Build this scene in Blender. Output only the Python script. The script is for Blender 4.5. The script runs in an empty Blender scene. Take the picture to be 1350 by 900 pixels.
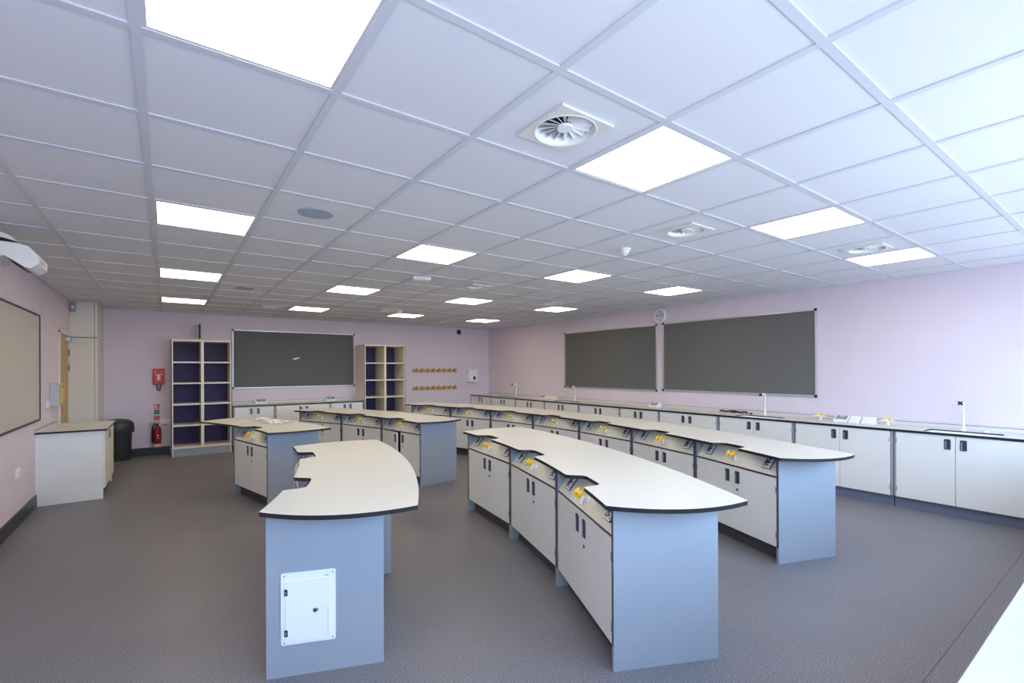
import bpy, bmesh, math, random
from math import sin, cos, pi, radians as RAD, atan2, sqrt, hypot
from mathutils import Matrix, Vector
random.seed(7)
SC = bpy.context.scene
COL = SC.collection

# ------------------------------------------------------------------ camera numbers
FPX, CX, CY, YAW, ROLL, EYE = 625.283, 669.0, 485.92, 0.6238, -0.00347, 1.515
# ------------------------------------------------------------------ room numbers
XL, XR, YN, YB = -1.184, 7.0, -0.42, 10.59
H = EYE + 1.0471
TOP = 0.845                                   # worktop height
GX, GY, GT = -0.07245, 1.84362, 0.6           # ceiling grid origin and pitch

# ------------------------------------------------------------------ materials
def s2l(c):
    c /= 255.0
    return c / 12.92 if c <= 0.04045 else ((c + 0.055) / 1.055) ** 2.4
def rgb(t): return (s2l(t[0]), s2l(t[1]), s2l(t[2]), 1.0)
MATS = {}
def mat(name, col, rough=0.5, metal=0.0, noise=0.0, nscale=40.0, bump=0.0, emit=0.0, trans=0.0, alpha=1.0, spec=0.5, detail=3.0):
    m = bpy.data.materials.new(name); m.use_nodes = True
    nt = m.node_tree; b = nt.nodes['Principled BSDF']
    b.inputs['Roughness'].default_value = rough
    b.inputs['Metallic'].default_value = metal
    b.inputs['Specular IOR Level'].default_value = spec
    c = rgb(col)
    tc = nt.nodes.new('ShaderNodeTexCoord'); nz = nt.nodes.new('ShaderNodeTexNoise')
    nz.inputs['Scale'].default_value = nscale; nz.inputs['Detail'].default_value = detail
    nt.links.new(tc.outputs['Object'], nz.inputs['Vector'])
    rp = nt.nodes.new('ShaderNodeValToRGB')
    k = max(noise, 0.012)
    rp.color_ramp.elements[0].position = 0.3; rp.color_ramp.elements[1].position = 0.7
    rp.color_ramp.elements[0].color = (c[0]*(1-k), c[1]*(1-k), c[2]*(1-k), 1)
    rp.color_ramp.elements[1].color = (min(1, c[0]*(1+k)), min(1, c[1]*(1+k)), min(1, c[2]*(1+k)), 1)
    nt.links.new(nz.outputs['Fac'], rp.inputs['Fac'])
    nt.links.new(rp.outputs['Color'], b.inputs['Base Color'])
    if bump:
        bp = nt.nodes.new('ShaderNodeBump'); bp.inputs['Strength'].default_value = bump; bp.inputs['Distance'].default_value = 0.002
        nt.links.new(nz.outputs['Fac'], bp.inputs['Height']); nt.links.new(bp.outputs['Normal'], b.inputs['Normal'])
    if emit:
        b.inputs['Emission Color'].default_value = c; b.inputs['Emission Strength'].default_value = emit
    if trans: b.inputs['Transmission Weight'].default_value = trans
    if alpha < 1: b.inputs['Alpha'].default_value = alpha
    MATS[name] = m
    return m

M_WALL = mat('lilac_paint', (220, 208, 218), 0.75, noise=0.02, nscale=3, spec=0.2)
M_WHITEWALL = mat('white_paint', (222, 218, 208), 0.6, spec=0.25)
M_TILE = mat('mineral_fibre_tile', (222, 222, 226), 0.9, noise=0.02, nscale=220, spec=0.1)
M_TBAR = mat('ceiling_grid_white', (206, 208, 214), 0.5, spec=0.3)
M_VOID = mat('ceiling_void', (20, 20, 22), 0.9)
M_LED = mat('led_diffuser', (255, 237, 206), 0.5, emit=6.6)
M_TRIMW = mat('white_plastic', (236, 236, 234), 0.35)
M_OFFW = mat('ivory_plastic', (222, 219, 208), 0.4)
M_DOORW = mat('white_laminate', (231, 229, 224), 0.38, noise=0.012, nscale=6)
M_TOP = mat('pale_worktop_laminate', (210, 209, 203), 0.42, noise=0.02, nscale=300)
M_CORE = mat('black_laminate_core', (24, 22, 28), 0.4)
M_BLUE = mat('blue_grey_laminate', (151, 157, 166), 0.42, noise=0.015, nscale=5)
M_PLUM = mat('plum_edge_banding', (62, 38, 52), 0.45)
M_PLINTH = mat('dark_grey_plinth', (78, 72, 74), 0.5)
M_PLINTHB = mat('blue_grey_plinth', (112, 120, 140), 0.5)
M_EDGE = mat('dark_grey_edging', (86, 80, 92), 0.45)
M_SLOPE = mat('cream_service_panel', (224, 220, 206), 0.42)
M_INNER = mat('dark_cabinet_inside', (60, 48, 52), 0.7)
M_CARC = mat('mauve_grey_carcass', (176, 168, 178), 0.5)
M_NAVY = mat('dark_pull_recess', (52, 57, 78), 0.35)
M_CHROME = mat('satin_chrome', (200, 202, 206), 0.3, metal=0.85)
M_STEELDK = mat('brushed_dark_steel', (112, 114, 120), 0.35, metal=0.6)
M_SOCK = mat('grey_socket_plate', (168, 169, 174), 0.6)
M_YEL = mat('yellow_tap_lever', (246, 205, 40), 0.4)
M_BLACK = mat('black_plastic', (22, 22, 24), 0.4)
M_GREYP = mat('grey_plastic', (150, 154, 160), 0.45)
M_PALEG = mat('pale_grey_plastic', (186, 190, 192), 0.4)
M_ALU = mat('anodised_aluminium', (196, 196, 200), 0.35, metal=0.5)
M_FELT = mat('charcoal_felt', (108, 108, 106), 0.95, noise=0.05, nscale=260, bump=0.15, spec=0.1)
M_WBOARD = mat('whiteboard_enamel', (206, 200, 184), 0.22)
M_CREAM = mat('cream_shelf_laminate', (230, 222, 206), 0.45)
M_PURPLE = mat('purple_back_panel', (54, 37, 86), 0.55)
M_WOOD = mat('ash_veneer', (196, 156, 96), 0.45, noise=0.12, nscale=9)
M_WOODDK = mat('dark_vision_strip', (104, 70, 34), 0.3)
M_PEG = mat('beech_rail', (198, 162, 108), 0.5, noise=0.1, nscale=14)
M_RED = mat('signal_red', (206, 34, 22), 0.4)
M_REDDK = mat('dark_red_edge', (140, 16, 12), 0.4)
M_GREEN = mat('sign_green', (24, 106, 82), 0.45)
M_SIGNW = mat('sign_pale_print', (236, 214, 196), 0.5)
M_BIN = mat('charcoal_bin_plastic', (50, 53, 54), 0.42)
M_BRASS = mat('dull_brass', (150, 110, 60), 0.4, metal=0.6)
M_SKIRT = mat('black_skirting', (30, 29, 32), 0.35)
M_SPEAK = mat('speaker_grille_grey', (160, 172, 184), 0.7, noise=0.08, nscale=400)
M_CLOCKF = mat('clock_dial', (214, 210, 226), 0.4)
M_NAVYINK = mat('dark_blue_ink', (46, 38, 84), 0.5)
M_WRAP = mat('clear_plastic_wrap', (240, 240, 240), 0.15, alpha=0.55)
M_SINK = mat('white_fireclay', (238, 240, 242), 0.2)
M_OLIVE = mat('yellow_keypad', (206, 176, 40), 0.45)
M_SPECK = mat('speckled_white_sill', (188, 190, 192), 0.45, noise=0.12, nscale=420, detail=1.0)

def floor_material():
    m = bpy.data.materials.new('speckled_grey_vinyl'); m.use_nodes = True
    nt = m.node_tree; b = nt.nodes['Principled BSDF']
    tc = nt.nodes.new('ShaderNodeTexCoord')
    n1 = nt.nodes.new('ShaderNodeTexNoise'); n1.inputs['Scale'].default_value = 170; n1.inputs['Detail'].default_value = 2
    n2 = nt.nodes.new('ShaderNodeTexNoise'); n2.inputs['Scale'].default_value = 1.3; n2.inputs['Detail'].default_value = 3
    for n in (n1, n2): nt.links.new(tc.outputs['Object'], n.inputs['Vector'])
    r1 = nt.nodes.new('ShaderNodeValToRGB')
    r1.color_ramp.elements[0].position = 0.36; r1.color_ramp.elements[0].color = rgb((84, 82, 86))
    r1.color_ramp.elements[1].position = 0.66; r1.color_ramp.elements[1].color = rgb((148, 145, 151))
    r2 = nt.nodes.new('ShaderNodeValToRGB')
    r2.color_ramp.elements[0].position = 0.3; r2.color_ramp.elements[0].color = (0.9, 0.9, 0.9, 1)
    r2.color_ramp.elements[1].position = 0.7; r2.color_ramp.elements[1].color = (1, 1, 1, 1)
    mx = nt.nodes.new('ShaderNodeMix'); mx.data_type = 'RGBA'; mx.blend_type = 'MULTIPLY'; mx.inputs[0].default_value = 1
    nt.links.new(n1.outputs['Fac'], r1.inputs['Fac']); nt.links.new(n2.outputs['Fac'], r2.inputs['Fac'])
    nt.links.new(r1.outputs['Color'], mx.inputs[6]); nt.links.new(r2.outputs['Color'], mx.inputs[7])
    nt.links.new(mx.outputs[2], b.inputs['Base Color'])
    b.inputs['Roughness'].default_value = 0.42
    b.inputs['Specular IOR Level'].default_value = 0.4
    bp = nt.nodes.new('ShaderNodeBump'); bp.inputs['Strength'].default_value = 0.03; bp.inputs['Distance'].default_value = 0.001
    nt.links.new(n1.outputs['Fac'], bp.inputs['Height']); nt.links.new(bp.outputs['Normal'], b.inputs['Normal'])
    return m
M_FLOOR = floor_material()

# ------------------------------------------------------------------ mesh collector
class MB:
    def __init__(s): s.bm = bmesh.new()
    def _new(s, verts, faces, mi, M=None, smooth=False):
        vs = [s.bm.verts.new((M @ Vector(v)) if M is not None else v) for v in verts]
        out = []
        for f in faces:
            try:
                fc = s.bm.faces.new([vs[i] for i in f])
            except ValueError:
                continue
            fc.material_index = mi; fc.smooth = smooth; out.append(fc)
        return out
    def box(s, x0, x1, y0, y1, z0, z1, mi=0, M=None):
        v = [(x0,y0,z0),(x1,y0,z0),(x1,y1,z0),(x0,y1,z0),(x0,y0,z1),(x1,y0,z1),(x1,y1,z1),(x0,y1,z1)]
        f = [(3,2,1,0),(4,5,6,7),(0,1,5,4),(1,2,6,5),(2,3,7,6),(3,0,4,7)]
        s._new(v, f, mi, M); return s
    def prism(s, poly, z0, z1, mt=0, ms=0, M=None):
        """poly counter-clockwise in xy, extruded along z"""
        n = len(poly)
        v = [(x, y, z0) for x, y in poly] + [(x, y, z1) for x, y in poly]
        s._new(v, [tuple(range(n-1, -1, -1)), tuple(range(n, 2*n))], mt, M)
        # sides share fresh verts so that the caps shade flat
        s._new(v, [(i, (i+1) % n, n+(i+1) % n, n+i) for i in range(n)], ms, M); return s
    def cyl(s, p0, p1, r0, r1=None, seg=16, mi=0, M=None, caps=True, smooth=True):
        r1 = r0 if r1 is None else r1
        p0, p1 = Vector(p0), Vector(p1); d = (p1 - p0).normalized()
        a = Vector((1,0,0)) if abs(d.x) < 0.9 else Vector((0,1,0))
        u = d.cross(a).normalized(); w = d.cross(u)
        v = []
        for p, r in ((p0, r0), (p1, r1)):
            for i in range(seg):
                t = 2*pi*i/seg; v.append(tuple(p + u*(r*cos(t)) + w*(r*sin(t))))
        s._new(v, [(i, (i+1) % seg, seg+(i+1) % seg, seg+i) for i in range(seg)], mi, M, smooth)
        if caps:
            s._new(v[:seg], [tuple(range(seg-1, -1, -1))], mi, M)
            s._new(v[seg:], [tuple(range(seg))], mi, M)
        return s
    def lathe(s, prof, seg=32, mi=0, M=None, smooth=True):
        """prof list of (r, z) from bottom/outside on; revolve about z"""
        v = []
        for r, z in prof:
            for i in range(seg):
                t = 2*pi*i/seg; v.append((r*cos(t), r*sin(t), z))
        f = []
        for k in range(len(prof)-1):
            for i in range(seg):
                j = (i+1) % seg
                f.append((k*seg+i, k*seg+j, (k+1)*seg+j, (k+1)*seg+i))
        s._new(v, f, mi, M, smooth); return s
    def disc(s, r, z, seg=32, mi=0, M=None, up=True):
        v = [(r*cos(2*pi*i/seg), r*sin(2*pi*i/seg), z) for i in range(seg)]
        s._new(v, [tuple(range(seg)) if up else tuple(range(seg-1, -1, -1))], mi, M); return s
    def tube(s, pts, r, seg=10, mi=0, M=None):
        pts = [Vector(p) for p in pts]; v = []; n = len(pts); up = None
        for k, p in enumerate(pts):
            d = (pts[min(k+1, n-1)] - pts[max(k-1, 0)]).normalized()
            if up is None:
                a = Vector((0,0,1)) if abs(d.z) < 0.9 else Vector((1,0,0)); up = d.cross(a).normalized()
            up = (up - d*up.dot(d)).normalized(); w = d.cross(up)
            for i in range(seg):
                t = 2*pi*i/seg; v.append(tuple(p + up*(r*cos(t)) + w*(r*sin(t))))
        f = [(k*seg+i, k*seg+(i+1) % seg, (k+1)*seg+(i+1) % seg, (k+1)*seg+i) for k in range(n-1) for i in range(seg)]
        s._new(v, f, mi, M, True)
        s._new(v[:seg], [tuple(range(seg-1,-1,-1))], mi, M); s._new(v[-seg:], [tuple(range(seg))], mi, M); return s
    def rrect(s, x0, x1, z0, z1, y0, y1, r, mi=0, M=None, seg=4):
        """rounded rectangle in xz, thickness along y (y0<y1)"""
        pts = []
        for cx_, cz_, a0 in ((x1-r, z1-r, 0), (x0+r, z1-r, 90), (x0+r, z0+r, 180), (x1-r, z0+r, 270)):
            for k in range(seg+1):
                a = RAD(a0 + 90*k/seg); pts.append((cx_ + r*cos(a), cz_ + r*sin(a)))
        R = Matrix(((1,0,0,0),(0,0,-1,0),(0,1,0,0),(0,0,0,1)))      # local z -> -y
        s.prism(pts, -y1, -y0, mi, mi, (M @ R) if M is not None else R); return s
    def build(s, name, mats, parent=None, loc=None, rot=None, bevel=0.0, M=None):
        me = bpy.data.meshes.new(name); bmesh.ops.recalc_face_normals(s.bm, faces=s.bm.faces[:]); s.bm.to_mesh(me); s.bm.free()
        for m in (mats if isinstance(mats, (list, tuple)) else [mats]): me.materials.append(m)
        o = bpy.data.objects.new(name, me); COL.objects.link(o)
        if parent is not None: o.parent = parent
        if M is not None: o.matrix_local = M
        if loc is not None: o.location = loc
        if rot is not None: o.rotation_euler = rot
        if bevel:
            b = o.modifiers.new('edge', 'BEVEL'); b.width = bevel; b.segments = 2; b.limit_method = 'ANGLE'; b.angle_limit = RAD(50)
        return o

def tag(o, label, cat, group=None):
    o['label'] = label; o['category'] = cat
    if group: o['group'] = group
    return o
def thing(name, label, cat, loc=(0,0,0), rz=0.0, group=None):
    o = bpy.data.objects.new(name, None); o.empty_display_size = 0.05; COL.objects.link(o)
    o.location = loc; o.rotation_euler = (0, 0, rz)
    return tag(o, label, cat, group)
def struct(o): o['kind'] = 'structure'; return o
def dup(root, loc, rz, label, group=None):
    def cp(o, par):
        c = o.copy(); COL.objects.link(c); c.parent = par
        for ch in [q for q in ALLOBJ(o)]: cp(ch, c)
        return c
    c = cp(root, None); c.location = loc; c.rotation_euler = (0, 0, rz); c['label'] = label
    if group: c['group'] = group
    return c
def ALLOBJ(o): return list(o.children)

# =================================================================== SETTING
struct(MB().box(XL-0.2, XR+0.2, YN-0.2, YB+0.2, -0.1, 0).build('floor', M_FLOOR))
struct(MB().box(1.0, 6.44, 0.686, 0.690, 0.0, 0.0006).build('floor_seam', M_PLINTH))
# back wall and right wall
struct(MB().box(XL-0.2, XR+0.2, YB, YB+0.15, 0, H+0.25).build('wall_back', M_WALL))
struct(MB().box(XR, XR+0.15, YN-0.15, YB, 0, H+0.25).build('wall_right', M_WALL))
# left wall with a doorway
DY0, DY1, DZ = 8.82, 9.655, 2.04
w = MB()
w.box(XL-0.15, XL, YN-0.15, DY0, 0, H+0.25); w.box(XL-0.15, XL, DY1, YB, 0, H+0.25); w.box(XL-0.15, XL, DY0, DY1, DZ, H+0.25)
struct(w.build('wall_left', M_WALL))
# near wall with three windows (behind the camera)
WIN = [(-0.75, 1.55), (2.0, 4.3), (4.65, 6.60)]
WZ0, WZ1 = 0.92, 2.30
w = MB(); xs = XL-0.15
for a, b in WIN:
    w.box(xs, a, YN-0.15, YN, 0, H+0.25); w.box(a, b, YN-0.15, YN, 0, WZ0); w.box(a, b, YN-0.15, YN, WZ1, H+0.25); xs = b
w.box(xs, XR, YN-0.15, YN, 0, H+0.25)
struct(w.build('wall_front', M_WALL))
for k, (a, b) in enumerate(WIN):
    f = MB(); t = 0.05; m_ = (a+b)/2
    f.box(a, b, YN-0.11, YN-0.05, WZ0, WZ0+t); f.box(a, b, YN-0.11, YN-0.05, WZ1-t, WZ1)
    f.box(a, a+t, YN-0.11, YN-0.05, WZ0+t, WZ1-t); f.box(b-t, b, YN-0.11, YN-0.05, WZ0+t, WZ1-t); f.box(m_-t/2, m_+t/2, YN-0.11, YN-0.05, WZ0+t, WZ1-t)
    struct(f.build('window_%d' % (k+1), M_TRIMW))
# boxed riser in the far left corner
RX, RY = -0.865, 9.68
r_ = MB(); r_.box(XL+0.001, RX-0.035, RY, YB-0.001, 0, H-0.001); r_.box(RX-0.030, RX, RY+0.012, YB-0.001, 0, H-0.001)
r_.box(RX-0.028, RX+0.003, RY+0.02, YB-0.05, 1.655, 1.668)
struct(r_.build('wall_riser', M_WHITEWALL, bevel=0.002))
# skirtings
struct(MB().box(XL, XL+0.016, YN, 7.33, 0, 0.135).build('baseboard_left', M_SKIRT, bevel=0.004))
struct(MB().box(RX+0.002, 0.055, YB-0.016, YB, 0, 0.135).build('baseboard_back', M_SKIRT, bevel=0.004))
struct(MB().box(4.385, 6.45, YB-0.016, YB, 0, 0.135).build('baseboard_back_right', M_SKIRT, bevel=0.004))

# ceiling: tiles dropped a few millimetres below the grid
LIGHTS = [(c, r) for c in (0, 3, 6, 9) for r in (-1, 3, 7, 11)]
VENTS = [(2, -1), (5, 0), (8, -1), (5, 5), (8, 6), (2, 11), (5, 10), (8, 12)]
TG = 0.015
struct(MB().box(XL-0.15, XR+0.15, YN-0.15, YB+0.15, H+0.16, H+0.2).build('ceiling_void', M_VOID))
g_ = MB()
for i in range(-2, 13):
    x = GX+i*GT
    if XL+0.03 < x < XR-0.03: g_.box(x-0.0155, x+0.0155, YN+0.02, YB-0.02, H-0.0005, H+0.03)
for j in range(-4, 16):
    y = GY+j*GT
    if YN+0.03 < y < YB-0.03: g_.box(XL+0.02, XR-0.02, y-0.0155, y+0.0155, H-0.0004, H+0.03)
struct(g_.build('ceiling_grid', M_TBAR))
tl = MB()
for i in range(-3, 13):
    for j in range(-5, 16):
        if (i, j) in LIGHTS: continue
        x0, x1 = GX+i*GT+TG, GX+(i+1)*GT-TG; y0, y1 = GY+j*GT+TG, GY+(j+1)*GT-TG
        x0, x1, y0, y1 = max(x0, XL+0.02), min(x1, XR-0.02), max(y0, YN+0.02), min(y1, YB-0.02)
        if x1-x0 < 0.03 or y1-y0 < 0.03: continue
        if (i, j) in VENTS:                      # tile with a square hole for the diffuser neck
            cx_, cy_ = GX+(i+0.5)*GT, GY+(j+0.5)*GT; q = 0.14
            tl.box(x0, x1, y0, cy_-q, H+0.006, H+0.016); tl.box(x0, x1, cy_+q, y1, H+0.006, H+0.016)
            tl.box(x0, cx_-q, cy_-q, cy_+q, H+0.006, H+0.016); tl.box(cx_+q, x1, cy_-q, cy_+q, H+0.006, H+0.016)
            continue
        tl.box(x0, x1, y0, y1, H+0.006, H+0.016)
struct(tl.build('ceiling', M_TILE))
# perimeter angle
p_ = MB(); a = 0.022
p_.box(XL, XL+a, YN, YB, H-0.001, H+0.0075); p_.box(XR-a, XR, YN, YB, H-0.001, H+0.0075)
p_.box(XL+a, XR-a, YB-a, YB, H-0.001, H+0.0075); p_.box(XL+a, XR-a, YN, YN+a, H-0.001, H+0.0075)
struct(p_.build('trim_1', M_TBAR))

# ------------------------------------------------------------------ ceiling lights
rown = {-1: 'nearest the windows', 3: 'second row from the windows', 7: 'third row from the windows', 11: 'last row by the coat-hook wall'}
coln = {0: 'in the column beside the whiteboard wall', 3: 'in the second column from the whiteboard', 6: 'in the third column from the whiteboard', 9: 'in the column beside the sinks wall'}
rown = {-1: 'nearest the viewer', 3: 'second in line', 7: 'third in line', 11: 'farthest, by the back wall'}
LP = None
for c, r in LIGHTS:
    lab = 'square lit ceiling panel %s, %s' % (coln[c], rown[r])
    loc = (GX+(c+0.5)*GT, GY+(r+0.5)*GT, H+0.003)
    if LP is None:
        LP = thing('ceiling_light', lab, 'ceiling light', loc, 0, 'lit ceiling panels')
        f = MB(); e = 0.287; d = 0.272
        f.box(-e, e, -e, -d, -0.001, 0.0075); f.box(-e, e, d, e, -0.001, 0.0075); f.box(-e, -d, -d, d, -0.001, 0.0075); f.box(d, e, -d, d, -0.001, 0.0075)
        f.build('frame', M_TBAR, LP)
        MB().box(-d, d, -d, d, 0.001, 0.007).build('diffuser', M_LED, LP)
    else:
        dup(LP, loc, 0, lab)

# ------------------------------------------------------------------ swirl vents
VL = {(2,-1): 'large swirl air vent beside the near ceiling light, nearest the viewer', (5,0): 'swirl air vent in the ceiling tile next to the smoke detector',
      (8,-1): 'swirl air vent in the ceiling touching the light nearest the right wall', (5,5): 'swirl air vent above the middle of the long curved bench',
      (8,6): 'flat-looking swirl air vent beside the third light along the right wall', (2,11): 'faint swirl air vent in the ceiling above the back noticeboard',
      (5,10): 'faint swirl air vent next to the far smoke detector', (8,12): 'farthest swirl air vent beside the light in the back right corner'}
VP = None
for c, r in VENTS:
    loc = (GX+(c+0.5)*GT, GY+(r+0.5)*GT, H+0.006)
    if VP is None:
        VP = thing('air_vent', VL[(c, r)], 'air vent', loc, 0, 'swirl ceiling vents')
        p = MB(); q = 0.150; k = 0.128
        
        N = 48; sq = []; ci = []
        for n in range(N):
            t_ = 2*pi*n/N + pi/N*0; cx_, cy_ = cos(t_), sin(t_); mx_ = max(abs(cx_), abs(cy_)); sq.append((q*cx_/mx_, q*cy_/mx_)); ci.append((0.136*cx_, 0.136*cy_))
        V = [(x_, y_, -0.012) for x_, y_ in sq] + [(x_, y_, -0.012) for x_, y_ in ci] + [(x_, y_, -0.0005) for x_, y_ in sq]
        p._new(V, [(n, (n+1) % N, N+(n+1) % N, N+n) for n in range(N)] + [(2*N+n, 2*N+(n+1) % N, (n+1) % N, n) for n in range(N)], 0)
        p.build('mounting_plate', M_OFFW, VP)
        MB().lathe([(0.150, -0.003), (0.139, -0.0135), (0.133, -0.0140), (0.127, -0.006), (0.120, 0.010), (0.119, 0.075)], 40).build('ring', M_TRIMW, VP)
        MB().lathe([(0.119, 0.070), (0.0005, 0.072)], 32).build('duct', M_VOID, VP)
        MB().cyl((0,0,-0.001), (0,0,0.010), 0.033, 0.036, 24).build('hub', M_TRIMW, VP, bevel=0.002)
        for n in range(16):
            b = MB(); b._new([(0.034,-0.006,-0.001),(0.034,0.006,-0.001),(0.117,0.016,-0.001),(0.117,-0.016,-0.001),(0.034,-0.006,0.001),(0.034,0.006,0.001),(0.117,0.016,0.001),(0.117,-0.016,0.001)], [(3,2,1,0),(4,5,6,7),(0,1,5,4),(1,2,6,5),(2,3,7,6),(3,0,4,7)], 0, Matrix.Translation((0,0,0.016)) @ Matrix.Rotation(RAD(-46), 4, 'X'))
            b.build('blade', M_TRIMW, VP, rot=(0, 0, 2*pi*n/16))
    else: dup(VP, loc, 0, VL[(c, r)])

# ------------------------------------------------------------------ ceiling speakers, detectors, sensor
def gpos(ci, cj): return (GX+ci*GT, GY+cj*GT)
for (ci, cj), lab in (((1.49, 2.51), 'round grey flush ceiling speaker nearer the viewer'), ((1.49, 8.49), 'round grey flush ceiling speaker nearer the back wall')):
    x, y = gpos(ci, cj)
    t = thing('ceiling_speaker', lab, 'speaker', (x, y, H+0.0065), 0, 'flush ceiling speakers')
    MB().lathe([(0.112, -0.001), (0.112, -0.006), (0.104, -0.008), (0.100, -0.006)], 40).build('rim', M_SPEAK, t)
    MB().lathe([(0.1005, -0.006), (0.05, -0.0075), (0.0005, -0.008)], 40).build('grille', M_SPEAK, t)
for (ci, cj), lab in (((5.58, 1.56), 'white domed smoke detector beside a swirl vent, nearer the viewer'), ((5.76, 10.24), 'white domed smoke detector above the far light, nearer the back wall')):
    x, y = gpos(ci, cj)
    t = thing('smoke_detector', lab, 'smoke detector', (x, y, H+0.006), 0, 'smoke detectors')
    MB().lathe([(0.052, -0.001), (0.052, -0.016), (0.048, -0.020)], 28).disc(0.048, -0.020, 28, 0, None, False).build('mount_ring', M_TRIMW, t)
    MB().lathe([(0.040, -0.020), (0.042, -0.034), (0.034, -0.044)], 28).lathe([(0.022, -0.046), (0.020, -0.058), (0.0005, -0.062)], 24).lathe([(0.034, -0.044), (0.022, -0.046)], 24).build('chamber', M_TRIMW, t)
x, y = gpos(4.05, 5.16)
t = thing('motion_sensor', 'white rectangular sensor box on the ceiling between two lights', 'sensor', (x, y, H), RAD(-20))
MB().box(-0.10, 0.10, -0.055, 0.055, -0.045, -0.001).build('housing', M_TRIMW, t, bevel=0.008)
MB().box(-0.06, 0.06, -0.058, -0.05, -0.036, -0.014).build('lens', M_OFFW, t, bevel=0.003)

# =================================================================== shared furniture pieces
def pull_handle(parent, x, z, y, w=0.052, h=0.108):
    """flush recessed door pull: dark rounded dish, pale rim, chrome strip painting in the lit inner lip"""
    m = MB()
    m.rrect(x-w/2, x+w/2, z-h/2, z+h/2, y-0.003, y, 0.010, 0)
    m.rrect(x-w/2+0.006, x+w/2-0.006, z-h/2+0.007, z+h/2-0.007, y-0.0042, y-0.003, 0.006, 1)
    m.rrect(x-w/2+0.009, x-w/2+0.018, z-h/2+0.010, z+h/2-0.022, y-0.0052, y-0.0042, 0.003, 2)  # chrome strip paints in the light on the inner lip
    return m.build('handle', [M_STEELDK, M_NAVY, M_CHROME], parent)
def lock(parent, x, z, y):
    m = MB(); m.cyl((x, y, z), (x, y-0.003, z), 0.0105, None, 14, 0); m.box(x-0.0012, x+0.0012, y-0.0036, y-0.003, z-0.005, z+0.005, 1)
    return m.build('lock', [M_BLACK, M_CHROME], parent)
def hinge(parent, x, z, y):
    m = MB(); m.box(x-0.004, x+0.004, y-0.002, y, z-0.022, z+0.022); m.cyl((x, y-0.002, z-0.024), (x, y-0.002, z+0.024), 0.003, None, 8)
    return m.build('hinge', M_GREYP, parent)

def make_door(parent, side, xa, xb, z0, z1, yf, th, hx, hz, has_lock, angle=0.0, hinge_x=None):
    """door panel whose origin sits on its hinge edge; local coords shifted so that the hinge is x=0"""
    hx0 = xa if side == 'L' else xb
    m = MB(); m.box(xa-hx0, xb-hx0, 0, th, z0, z1)
    d = m.build('door', M_DOORW, parent, loc=(hx0, yf, 0), rot=(0, 0, angle), bevel=0.0015)
    pull_handle(d, hx-hx0, hz, 0.0)
    if has_lock: lock(d, hx-hx0 + (0.0 if side == 'R' else 0.0), hz-0.105, 0.0)
    for zz in (z0+0.09, z1-0.09):
        hinge(d, 0.004 if side == 'L' else -0.004, zz, 0.0)
    return d

# slope geometry of the service panel
SL0, SL1 = (-0.016, 0.676), (0.098, 0.819)
_ul = hypot(SL1[0]-SL0[0], SL1[1]-SL0[1]); _uy, _uz = (SL1[0]-SL0[0])/_ul, (SL1[1]-SL0[1])/_ul
def slope_matrix(x, v):
    """frame on the sloping panel: x along the bench, y up the slope, z out of the panel; v in 0..1 up the slope"""
    return Matrix(((1, 0, 0, x), (0, _uy, -_uz, SL0[0]+_uy*_ul*v), (0, _uz, _uy, SL0[1]+_uz*_ul*v), (0, 0, 0, 1)))

def add_gas_tap(parent, M, name='gas_tap', s=1.0):
    b = MB()
    b.cyl((0,0,0), (0,0,0.010), 0.024*s, 0.021*s, 18); b.cyl((0,0,0.010), (0,0,0.046), 0.0105*s, 0.0095*s, 14)
    b.cyl((-0.046*s,0,0.050), (0.046*s,0,0.050), 0.0105*s, None, 14)
    for q in (-1, 1):
        a = Vector((q*0.040*s, -0.004, 0.050)); e = Vector((q*0.075*s, -0.042*s, 0.050))
        b.cyl(tuple(a), tuple(a+(e-a)*0.35), 0.009*s, 0.008*s, 12)
        for k in range(4):
            p0 = a+(e-a)*(0.35+0.16*k); p1 = a+(e-a)*(0.35+0.16*(k+1)); b.cyl(tuple(p0), tuple(p1), 0.0068*s, 0.0048*s, 12)
    o = b.build(name, M_TRIMW, parent, M=M)
    for q in (-1, 1):
        k = MB(); x = q*0.030*s
        k.cyl((x,0,0.056), (x,0.004,0.074), 0.0155*s, 0.0185*s, 16); k.cyl((x,0.004,0.074), (x,0.005,0.082), 0.0185*s, 0.0135*s, 16)
        k.box(x-0.0055*s, x+0.0055*s, -0.027*s, 0.031*s, 0.066, 0.080)
        k.build('lever', M_YEL, o, bevel=0.002)
    return o
def add_socket(parent, M, w=0.080, h=0.108, name='socket'):
    b = MB(); b.box(-w/2-0.003, w/2+0.003, -h/2-0.003, h/2+0.003, 0, 0.005, 1); b.box(-w/2, w/2, -h/2, h/2, 0.005, 0.010, 0); b.box(-w*0.42, w*0.15, -h*0.36, h*0.42, 0.010, 0.0104, 3)
    for q in (-1, 1):
        yy = q*h*0.24
        for dx, dy, ww, hh in ((-0.02, 0.0, 0.004, 0.007), (0.002, 0.011, 0.007, 0.0035), (0.002, -0.011, 0.007, 0.0035)):
            b.box(dx-ww, dx+ww, yy+dy-hh, yy+dy+hh, 0.0104, 0.011, 2)
    b.box(-w/2, w/2, -h/2, -h/2+0.012, 0.010, 0.0112, 2)
    o = b.build(name, [M_SOCK, M_BLACK, M_TRIMW, M_NAVY], parent, M=M)
    for q in (-1, 1):
        s = MB(); s.box(0.016, 0.030, q*h*0.20-0.016, q*h*0.20+0.016, 0.010, 0.014); s.build('rocker', M_TRIMW, o, bevel=0.001)
    return o

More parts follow.
